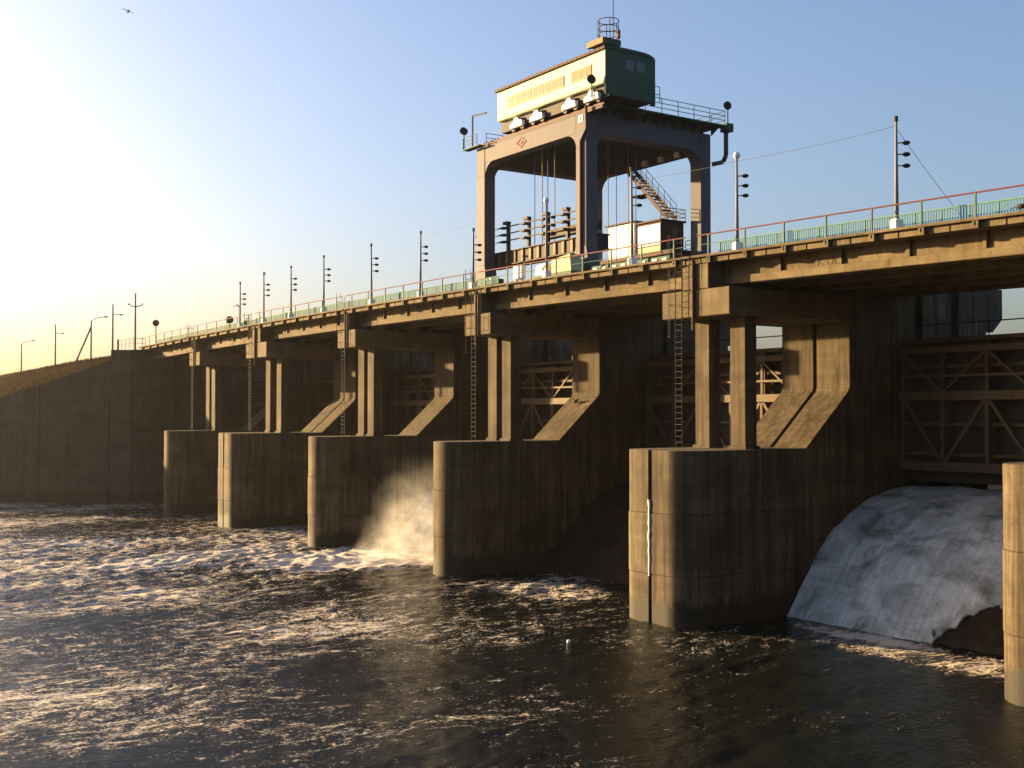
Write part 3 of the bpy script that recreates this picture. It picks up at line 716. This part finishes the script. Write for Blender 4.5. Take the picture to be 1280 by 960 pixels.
for q in range(13):
    if q in (3,): continue
    y = hy0 + 1.5 + q * .80
    w_ = B(hx0 - .05, hx0 - .002, y, y + .74, 34.92, 35.76).build('window', 'cream', mh)
    for e in range(2): B(hx0 - .057, hx0 - .051, y + .05 + e * .33, y + .35 + e * .33, 34.99, 35.69).build('pane', 'glass', w_)
B(hx0 - .04, hx0 + .0, hy0 + .1, hy1 - .1, 34.2, 34.28).build('wall_trim', 'cream', mh)
for (x, z) in ((51.6, 35.3), (52.6, 35.3)): B(x, x + .75, hy0 - .06, hy0 - .035, z, z + .7).build('end_window', 'dglass', mh)
B(hx0 + .35, hx1 - .1, hy0 + .05, hy1 - .05, 33.3, 34.14).build('underframe', 'steel', mh)
for q, y in enumerate((63.4, 66.0, 70.0, 72.6)):
    bo = MB().prism([(y - .85, 33.25), (y - .75, 33.7), (y - .35, 33.78), (y - .2, 34.0), (y + .25, 34.0), (y + .4, 33.72), (y + .8, 33.62), (y + .85, 33.25)], 'x', hx0 + .0, hx0 + .3).build('bogie', 'white', mh, bevel=.03)
    for yy in (y - .6, y + .6): MB().tube((50.02, yy, 33.27), (50.5, yy, 33.27), .25, 12).build('wheel', 'steel', bo)
m = MB().box(hx1, hx1 + .25, hy0, hy0 + .3, 33.2, hz1)
m.build('corner_post', 'green', mh)
rail_run([(hx0 + .2, hy0 - .75, 33.2), (hx1, hy0 - .75, 33.2)], 1.1, 'green', mh, 'end_rail', 2, 1.0)
B(49.9, 51.4, 62.0, 63.6, 36.95, 37.35).build('roof_hatch', 'green', mh); B(49.7, 50.0, 61.9, 63.7, 36.9, 37.3).build('hatch_board', 'yellow', mh)
m = MB(); cx, cy = 50.75, 62.6
for z in (37.8, 38.25, 38.75):
    for q in range(12):
        a, b = 2 * math.pi * q / 12, 2 * math.pi * (q + 1) / 12
        m.tube((cx + .75 * math.cos(a), cy + .75 * math.sin(a), z), (cx + .75 * math.cos(b), cy + .75 * math.sin(b), z), .03, 5)
for q in range(6): a = 2 * math.pi * q / 6; m.tube((cx + .75 * math.cos(a), cy + .75 * math.sin(a), 37.3), (cx + .75 * math.cos(a), cy + .75 * math.sin(a), 38.75), .03, 5)
m.build('guard_basket', 'steel', mh); MB().tube((51.2, 62.6, 37.3), (51.2, 62.6, 42.5), .03, 5).build('antenna', 'steel', mh); B(51.4, 51.6, 62.3, 62.5, 37.6, 38.2).build('beacon', 'red', mh)

# lifting beam hung between the downstream legs
lb = thing('lifting_beam', 'black lifting beam with ochre ribs hanging low in the gantry crane', 'lifting beam', (51.6, 71.3, 23.2))
bx_ = B(51.2, 52.2, 64.4, 78.6, 23.25, 24.2).build('beam', 'black', lb, bevel=.03)
for q in range(13): y = 65.2 + q * 1.05; (B(51.1, 51.2, y - .15, y + .15, 23.3, 24.15).build('rib', 'yellow' if q != 0 else 'white', bx_))
B(51.0, 52.4, 64.3, 78.7, 24.2, 24.27).build('top_plate', 'rust', lb); B(51.0, 52.4, 64.3, 78.7, 23.15, 23.24).build('bottom_plate', 'rust', lb)
for z in (25.1, 25.65, 26.2): B(51.3, 51.38, 65.2, 78.9, z, z + .08).build('guide_rail', 'rust', lb)
B(51.6, 52.3, 65.3, 71.5, 24.75, 25.35).build('upper_beam', 'steel', lb)
for y in (65.9, 68.4, 70.9, 73.4, 76.2):
    p_ = B(51.5, 51.75, y - .12, y + .12, 24.27, 26.6).build('mast', 'steel', lb)
    B(51.4, 51.8, y - .1, y + .5, 26.5, 26.72).build('mast_head', 'steel', p_)
    for z in (25.0, 25.55, 26.1): B(51.1, 51.5, y - .1, y + .42, z, z + .16).build('sheave_block', 'steel', p_)
for z in (24.8, 25.4, 26.0): MB().tube((51.3, 78.8, z), (51.3, 80.6, z), .04, 5).build('bumper_rod', 'steel', lb)
# hoist ropes
for (x, y, mt, zb_) in ((51.9, 70.4, 'ropey', 24.3), (51.9, 71.3, 'blue', 24.3), (51.9, 72.0, 'ropey', 24.3), (51.9, 73.0, 'blue', 24.3), (57.2, 69.6, 'blue', 22.6), (57.2, 68.2, 'ropey', 22.6), (57.2, 67.3, 'blue', 22.6), (57.2, 70.6, 'ropey', 22.6)):
    r_ = MB().tube((x, y, zb_), (x, y, 33.2), .035, 5).build('hoist_rope', mt)
    tag(r_, '%s hoist rope, %s of the four %s' % ('blue' if mt == 'blue' else 'yellowish', {73.0: 'leftmost', 72.0: 'second from left', 71.3: 'third from left', 70.4: 'rightmost', 70.6: 'leftmost', 69.6: 'second from left', 68.2: 'third from left', 67.3: 'rightmost'}[y], 'down to the lifting beam' if x < 55 else 'beside the crane cabins'), 'rope', 'hoist ropes of the gantry crane')
gb = thing('grab_beam', 'rusty grab beam hanging beside the crane cabins', 'grab beam', (57.2, 69, 22))
B(56.8, 57.6, 66.5, 71.5, 22.0, 22.5).build('beam', 'rust', gb, bevel=.03)
for y in (67.3, 69.6, 70.6, 68.2): B(57.0, 57.4, y - .12, y + .12, 22.5, 22.75).build('shackle', 'steel', gb)
# operator cabins on a gallery between the upstream legs
B(59.2, 61.9, 65.3, 76.9, 23.6, 23.9).build('gallery', 'rust', cr, bevel=.02)
ca = thing('control_cabin', 'small white control cabin with a dark end wall in the crane', 'cabin', (60.6, 68.4, 24.0), 'cabins of the gantry crane')
B(59.5, 61.8, 67.0, 69.8, 23.92, 26.3).build('cabin_wall', 'rust', ca, bevel=.03); B(59.45, 59.5, 67.1, 69.7, 24.5, 26.1).build('side_panel', 'white', ca)
B(59.3, 61.95, 66.85, 69.95, 26.3, 26.42).build('roof', 'rust', ca); B(60.6, 61.1, 66.97, 67.0, 24.5, 25.9).build('door', 'gate', ca); B(59.46, 59.49, 67.1, 69.7, 24.0, 24.4).build('lower_panel', 'cream', ca)
cb_ = thing('equipment_cabin', 'tall white equipment cabin with a blue mark behind the near crane leg', 'cabin', (60.6, 72, 24.0), 'cabins of the gantry crane')
B(59.5, 61.6, 70.2, 73.5, 23.92, 26.6).build('cabin_wall', 'white', cb_, bevel=.03); B(59.3, 61.8, 70.0, 73.7, 26.6, 26.7).build('roof', 'rust', cb_)
MB().tube((59.46, 70.55, 25.1), (59.5, 70.55, 25.1), .16, 10).build('mark', 'blue', cb_)
# stair
for x in (60.1, 61.0): MB().bar((x, 67.0, 26.5), (x, 71.9, 31.1), .08, .32).build('stair_stringer', 'rust', cr)
for q in range(14): y = 67.2 + q * .34; B(60.1, 61.0, y - .12, y + .12, 26.65 + q * .32, 26.70 + q * .32).build('stair_tread', 'rust', cr)
m = MB()
for x in (60.05, 61.05):
    for h_ in (.55, 1.05): m.tube((x, 67.0, 26.6 + h_), (x, 71.9, 31.2 + h_), .025, 5)
    for q in range(8): y = 67.0 + q * .7; m.tube((x, y, 26.6 + q * .657), (x, y, 27.65 + q * .657), .022, 5)
m.build('stair_rail', 'steel', cr); B(59.9, 61.2, 69.6, 71.2, 28.7, 28.78).build('stair_landing', 'rust', cr)
rail_run([(61.9, 65.4, 23.9), (61.9, 66.9, 23.9)], 1.0, 'steel', cr); rail_run([(59.4, 66.95, 26.42), (61.9, 66.95, 26.42), (61.9, 69.8, 26.42)], .9, 'steel', cr)

# ------------------------------------------------------------------ things standing on the deck by the crane
D = lambda y: 20.76 + dz(y)
t = thing('switch_cabinet', 'white switch cabinet on splayed legs behind the handrail', 'cabinet', (48.7, 70.5, D(70.5)))
B(48.5, 48.9, 69.9, 71.0, D(70) + .75, D(70) + 1.75).build('case', 'white', t, bevel=.04)
for y, s_ in ((70.05, -.12), (70.85, .12)): MB().bar((48.7, y, D(70) + .8), (48.7, y + s_, D(70)), .18, .16).build('leg', 'cream', t)
MB().tube((48.7, 69.95, D(70) + 1.75), (48.7, 69.75, D(70) + 2.0), .06, 6).build('horn', 'cream', t)
t = thing('winch_cart', 'green cart with white sloped panels and a handwheel behind the handrail', 'cart', (48.9, 66, D(66)))
B(48.5, 49.6, 63.9, 68.3, D(66) + .25, D(66) + .75).build('chassis', 'green', t, bevel=.04)
MB().prism([(66.6, D(66) + .76), (68.3, D(66) + .76), (68.15, D(66) + 1.5), (66.9, D(66) + 1.6)], 'x', 48.55, 49.5).build('front_hood', 'white', t, bevel=.04)
MB().prism([(63.95, D(66) + .76), (66.3, D(66) + .76), (66.3, D(66) + 1.75), (64.1, D(66) + 1.95)], 'x', 48.55, 49.5).build('rear_hood', 'cream', t, bevel=.04)
m = MB()
for q in range(14):
    a, b = 2 * math.pi * q / 14, 2 * math.pi * (q + 1) / 14; m.tube((48.5, 67.0 + .33 * math.cos(a), D(66) + 1.1 + .33 * math.sin(a)), (48.5, 67.0 + .33 * math.cos(b), D(66) + 1.1 + .33 * math.sin(b)), .04, 5)
m.build('handwheel', 'white', t)
for y in (64.6, 67.6): MB().tube((48.45, y, D(66) + .26), (49.65, y, D(66) + .26), .26, 12).build('wheel', 'black', t)
for q, (y, lab) in enumerate(((54.9, 'green barrier block nearest the right crane leg'), (56.9, 'green barrier block below the control cabin'), (58.9, 'green barrier block below the equipment cabin'), (60.9, 'green barrier block next to the near crane leg foot'))):
    t = thing('barrier_block', lab, 'barrier', (48.7, y, D(y)), 'green barrier blocks on the bridge')
    MB().prism([(48.45, D(y)), (49.15, D(y)), (48.95, D(y) + .85), (48.65, D(y) + .85)], 'y', y - .9, y + .9).build('body', 'green', t, bevel=.03)
    for e in (-.45, .45): MB().prism([(48.43, D(y) + .15), (48.46, D(y) + .15), (48.60, D(y) + .7), (48.57, D(y) + .7)], 'y', y + e - .2, y + e + .2).build('white_patch', 'white', t)
t = thing('deck_box', 'small white box with a dark door near the far crane leg', 'box', (48.7, 74.2, D(74)))
B(48.5, 49.1, 73.9, 74.9, D(74), D(74) + 1.2).build('case', 'white', t, bevel=.04); B(48.55, 49.05, 73.0, 73.85, D(74), D(74) + 1.0).build('dark_case', 'steel', t, bevel=.03)

# ------------------------------------------------------------------ poles, signs and wires beyond
def utility(x, y, z0, zt, lab, kind):
    t = thing('utility_pole', lab, 'pole', (x, y, z0), 'poles along the road beyond the dam')
    MB().tube((x, y, z0 - .3), (x, y, zt), .16, 8, .10).build('pole', 'wood', t)
    if kind == 'cross':
        m = MB().path([(x - .9, y + .6, zt - 1.5), (x - .4, y + .25, zt - 1.9), (x, y, zt - 1.95), (x + .4, y - .25, zt - 1.9), (x + .8, y - .55, zt - 1.7)], .07, 6); m.build('cross_arm', 'wood', t)
        for s_ in (-1, 1): MB().tube((x + s_ * .85, y - s_ * .58, zt - 1.75), (x + s_ * .85, y - s_ * .58, zt - 1.45), .1, 8).build('insulator', 'white', t)
    if kind in ('lamp', 'strut'):
        a = MB().path([(x, y, zt - .1), (x + .5, y - .3, zt + .35), (x + 1.7, y - 1.0, zt + .6)], .06, 6).build('lamp_arm', 'pole', t)
        MB().ball((x + 1.95, y - 1.15, zt + .62), .32, 8, 5, (1.3, 1, .45)).build('lamp_head', 'globe', a)
    if kind == 'arm':
        a = MB().tube((x, y, zt - 1.6), (x + .9, y - .6, zt - 1.6), .05, 6).build('lamp_arm', 'wood', t); MB().ball((x + 1.05, y - .7, zt - 1.6), .25, 8, 5, (1.2, 1, .5)).build('lamp_head', 'pole', a)
    if kind == 'strut': MB().tube((x, y, zt - 1.0), (x - 2.4, y + 2.2, z0 - .6), .14, 8).build('strut', 'wood', t)
utility(50, 170, 19.5, 28.9, 'tallest pole with a crossarm at the end of the bridge', 'cross')
utility(50, 181.6, 19.4, 28.2, 'pole with a short lamp arm left of the tallest pole', 'arm')
utility(50, 194, 19.0, 26.5, 'pole with a slanting strut and a lamp on the embankment', 'strut')
utility(50, 218, 18.6, 27.4, 'thin pole with a short arm between the strutted pole and the leftmost lamp', 'arm')
utility(50, 246, 18.2, 25.3, 'leftmost street lamp on the embankment', 'lamp')
def disc_sign(x, y, z0, zc_, r, lab):
    t = thing('round_sign', lab, 'sign', (x, y, z0), 'round signs on the bridge'); MB().tube((x, y, z0), (x, y, zc_), .07, 6).build('post', 'steel', t)
    MB().tube((x - .03, y - .05, zc_), (x + .03, y + .05, zc_), r, 18).build('sign_disc', 'steel', t)
disc_sign(46.9, 150.5, 20.2, 23.2, .42, 'round sign on a post at the far end of the bridge')
disc_sign(47.0, 124.5, 20.3, 21.9, .42, 'round sign low on the bridge beside a short bent pipe')
o = MB().path([(47.0, 121.5, 20.4), (47.0, 121.5, 23.0), (46.9, 122.0, 23.35), (46.8, 122.8, 23.3)], .09, 6).build('vent_pipe', 'pole'); tag(o, 'short bent vent pipe beside the low round sign on the bridge', 'pipe')
t = thing('end_railing', 'railing along the top of the abutment wall at far left', 'railing', (44.8, 154, 20.05))
rail_run([(44.8, 160, 20.05), (44.8, 153.2, 20.05), (46.4, 153.2, 20.05)], 1.25, 'rust', t, 'rails', 2, 1.6)
B(44.65, 44.9, 160, 160.3, 19.9, 21.5).build('end_post', 'rust', t)
def wire(p, q, sag, lab, r=.013):
    m = MB(); p = Vector(p); q = Vector(q); N = 14
    pts = [p.lerp(q, i / N) - Vector((0, 0, sag * 4 * (i / N) * (1 - i / N))) for i in range(N + 1)]
    m.path(pts, r, 4); tag(m.build('wire', 'steel'), lab, 'wire', 'wires strung over the bridge')
wire((46.75, 35.76, 25.4), (46.75, 46.36, 25.6), .1, 'thin wire between the two rightmost lamp posts')
wire((46.75, 46.36, 25.6), (46.75, 55.34, 26.0), .1, 'thin wire from the globe lamp post towards the crane')
wire((46.75, 35.76, 25.3), (52.5, 35.6, 20.9), .1, 'guy wire slanting down right of the rightmost lamp post', .012)
wire((46.75, 73.72, 25.8), (46.75, 81.65, 25.9), .15, 'thin wire from the far crane leg to the first lamp post left of it', .010)
wire((46.75, 90.1, 25.9), (46.75, 99.72, 25.9), .15, 'thin wire between the second and third lamp posts left of the crane', .010)
wire((62.0, 36.0, 21.0), (70.0, 33.8, 27.0), .1, 'wire rising at the right edge of the sky', .012)

# ------------------------------------------------------------------ birds and the float
def bird(p, s_, lab, fly=False):
    m = MB().ball(p, .16 * s_, 8, 6, (1, 2.0, .8)); m.ball((p[0], p[1] - .33 * s_, p[2] + .12 * s_), .085 * s_, 8, 5)
    m.add([(p[0] - .07 * s_, p[1] + .25 * s_, p[2]), (p[0] + .07 * s_, p[1] + .25 * s_, p[2]), (p[0] + .05 * s_, p[1] + .6 * s_, p[2] - .06 * s_), (p[0] - .05 * s_, p[1] + .6 * s_, p[2] - .06 * s_)], [(0, 1, 2, 3)])
    m.tube((p[0], p[1] - .4 * s_, p[2] + .12 * s_), (p[0], p[1] - .5 * s_, p[2] + .1 * s_), .025 * s_, 5, .005)
    if fly:
        for a in (-1, 1): m.add([(p[0], p[1] - .15 * s_, p[2] + .05), (p[0], p[1] + .15 * s_, p[2] + .05), (p[0] + a * .8 * s_, p[1] + .12 * s_, p[2] + (.28 if a < 0 else -.1) * s_), (p[0] + a * .75 * s_, p[1] - .02 * s_, p[2] + (.28 if a < 0 else -.1) * s_)], [(0, 1, 2, 3)])
    else: m.tube((p[0], p[1], p[2] - .1 * s_), (p[0], p[1], p[2] - .28 * s_), .02 * s_, 4)
    tag(m.build('bird', 'bird', smooth=True), lab, 'bird')
bird((24.6, 86.0, 41.0), .55, 'bird flying in the upper left of the sky', True)
bird((46.1, 28.9, 20.86 + dz(29) + .24), .85, 'pigeon perched on the kerb, left one of two at the right edge')
bird((46.1, 28.25, 20.86 + dz(28) + .24), .85, 'pigeon perched on the kerb, right one of two at the right edge')
bird((55.3, 72.4, 12.5), 1.0, 'dark bird sitting on the sloped buttress of the pier right of the spray')
o = MB().ball((35.67, 47.24, .08), .11, 12, 8).build('float', 'white', smooth=True); tag(o, 'small white ball floating on the dark water', 'float')

# ------------------------------------------------------------------ spray and haze
k = NT('spray'); k.t.nodes.remove(k.b)
pv = k.n('ShaderNodeVolumePrincipled'); pv.inputs['Color'].default_value = (0.96, 0.96, 0.96, 1); pv.inputs['Anisotropy'].default_value = 0.35
tc = k.n('ShaderNodeTexCoord'); ob = tc.outputs['Object']
wz = k.n('ShaderNodeTexNoise'); wz.inputs['Scale'].default_value = 0.5; wz.inputs['Detail'].default_value = 3; k.l(ob, wz.inputs['Vector'])
va = k.n('ShaderNodeVectorMath', operation='MULTIPLY_ADD'); k.l(wz.outputs['Color'], va.inputs[0]); va.inputs[1].default_value = (2.2, 2.2, 2.2); k.l(ob, va.inputs[2])
vs_ = k.n('ShaderNodeVectorMath', operation='ADD'); k.l(va.outputs[0], vs_.inputs[0]); vs_.inputs[1].default_value = (-1.1, -1.1, -1.1)
sp = k.n('ShaderNodeSeparateXYZ'); k.l(vs_.outputs[0], sp.inputs[0])
# lean: the plume rises towards the near pier (-Y side), thinning upwards
yy = k.math('ADD', sp.outputs[1], k.math('MULTIPLY', sp.outputs[2], 0.85))
q = k.math('ADD', k.math('POWER', k.math('DIVIDE', sp.outputs[0], 4.6), 2), k.math('POWER', k.math('DIVIDE', yy, 5.4), 2))
fall = k.math('MULTIPLY', k.sstep(q, 0.05, 1.0, 1.0, 0.0), k.sstep(sp.outputs[2], -0.5, 8.5, 1.0, 0.0))
nz = k.noise(ob, 0.9, 5, 0.65, 0.4)
k.l(k.math('MULTIPLY', k.math('MULTIPLY', fall, k.sstep(nz, 0.34, 0.70)), 0.24), pv.inputs['Density'])
k.l(pv.outputs['Volume'], k.o.inputs['Volume']); M['spray'] = k.m
o = MB().ball((0, -1.5, 4.0), 1.0, 20, 12, (7.0, 11.0, 7.0)).build('spray', 'spray', kind='stuff'); o.location = (45.5, 81.5, 0.2)
o['label'] = 'bright plume of spray rising beside the second whole pier'; o['category'] = 'spray'
k = NT('haze'); k.t.nodes.remove(k.b)
pv = k.n('ShaderNodeVolumePrincipled'); pv.inputs['Color'].default_value = (0.95, 0.93, 0.90, 1); pv.inputs['Density'].default_value = 0.000085; pv.inputs['Anisotropy'].default_value = 0.75
k.l(pv.outputs['Volume'], k.o.inputs['Volume']); M['haze'] = k.m
o = MB().box(-2600, 2600, -2600, 2600, -8, 44).build('haze', 'haze', kind='stuff'); o['label'] = 'thin warm haze over the river'; o['category'] = 'haze'
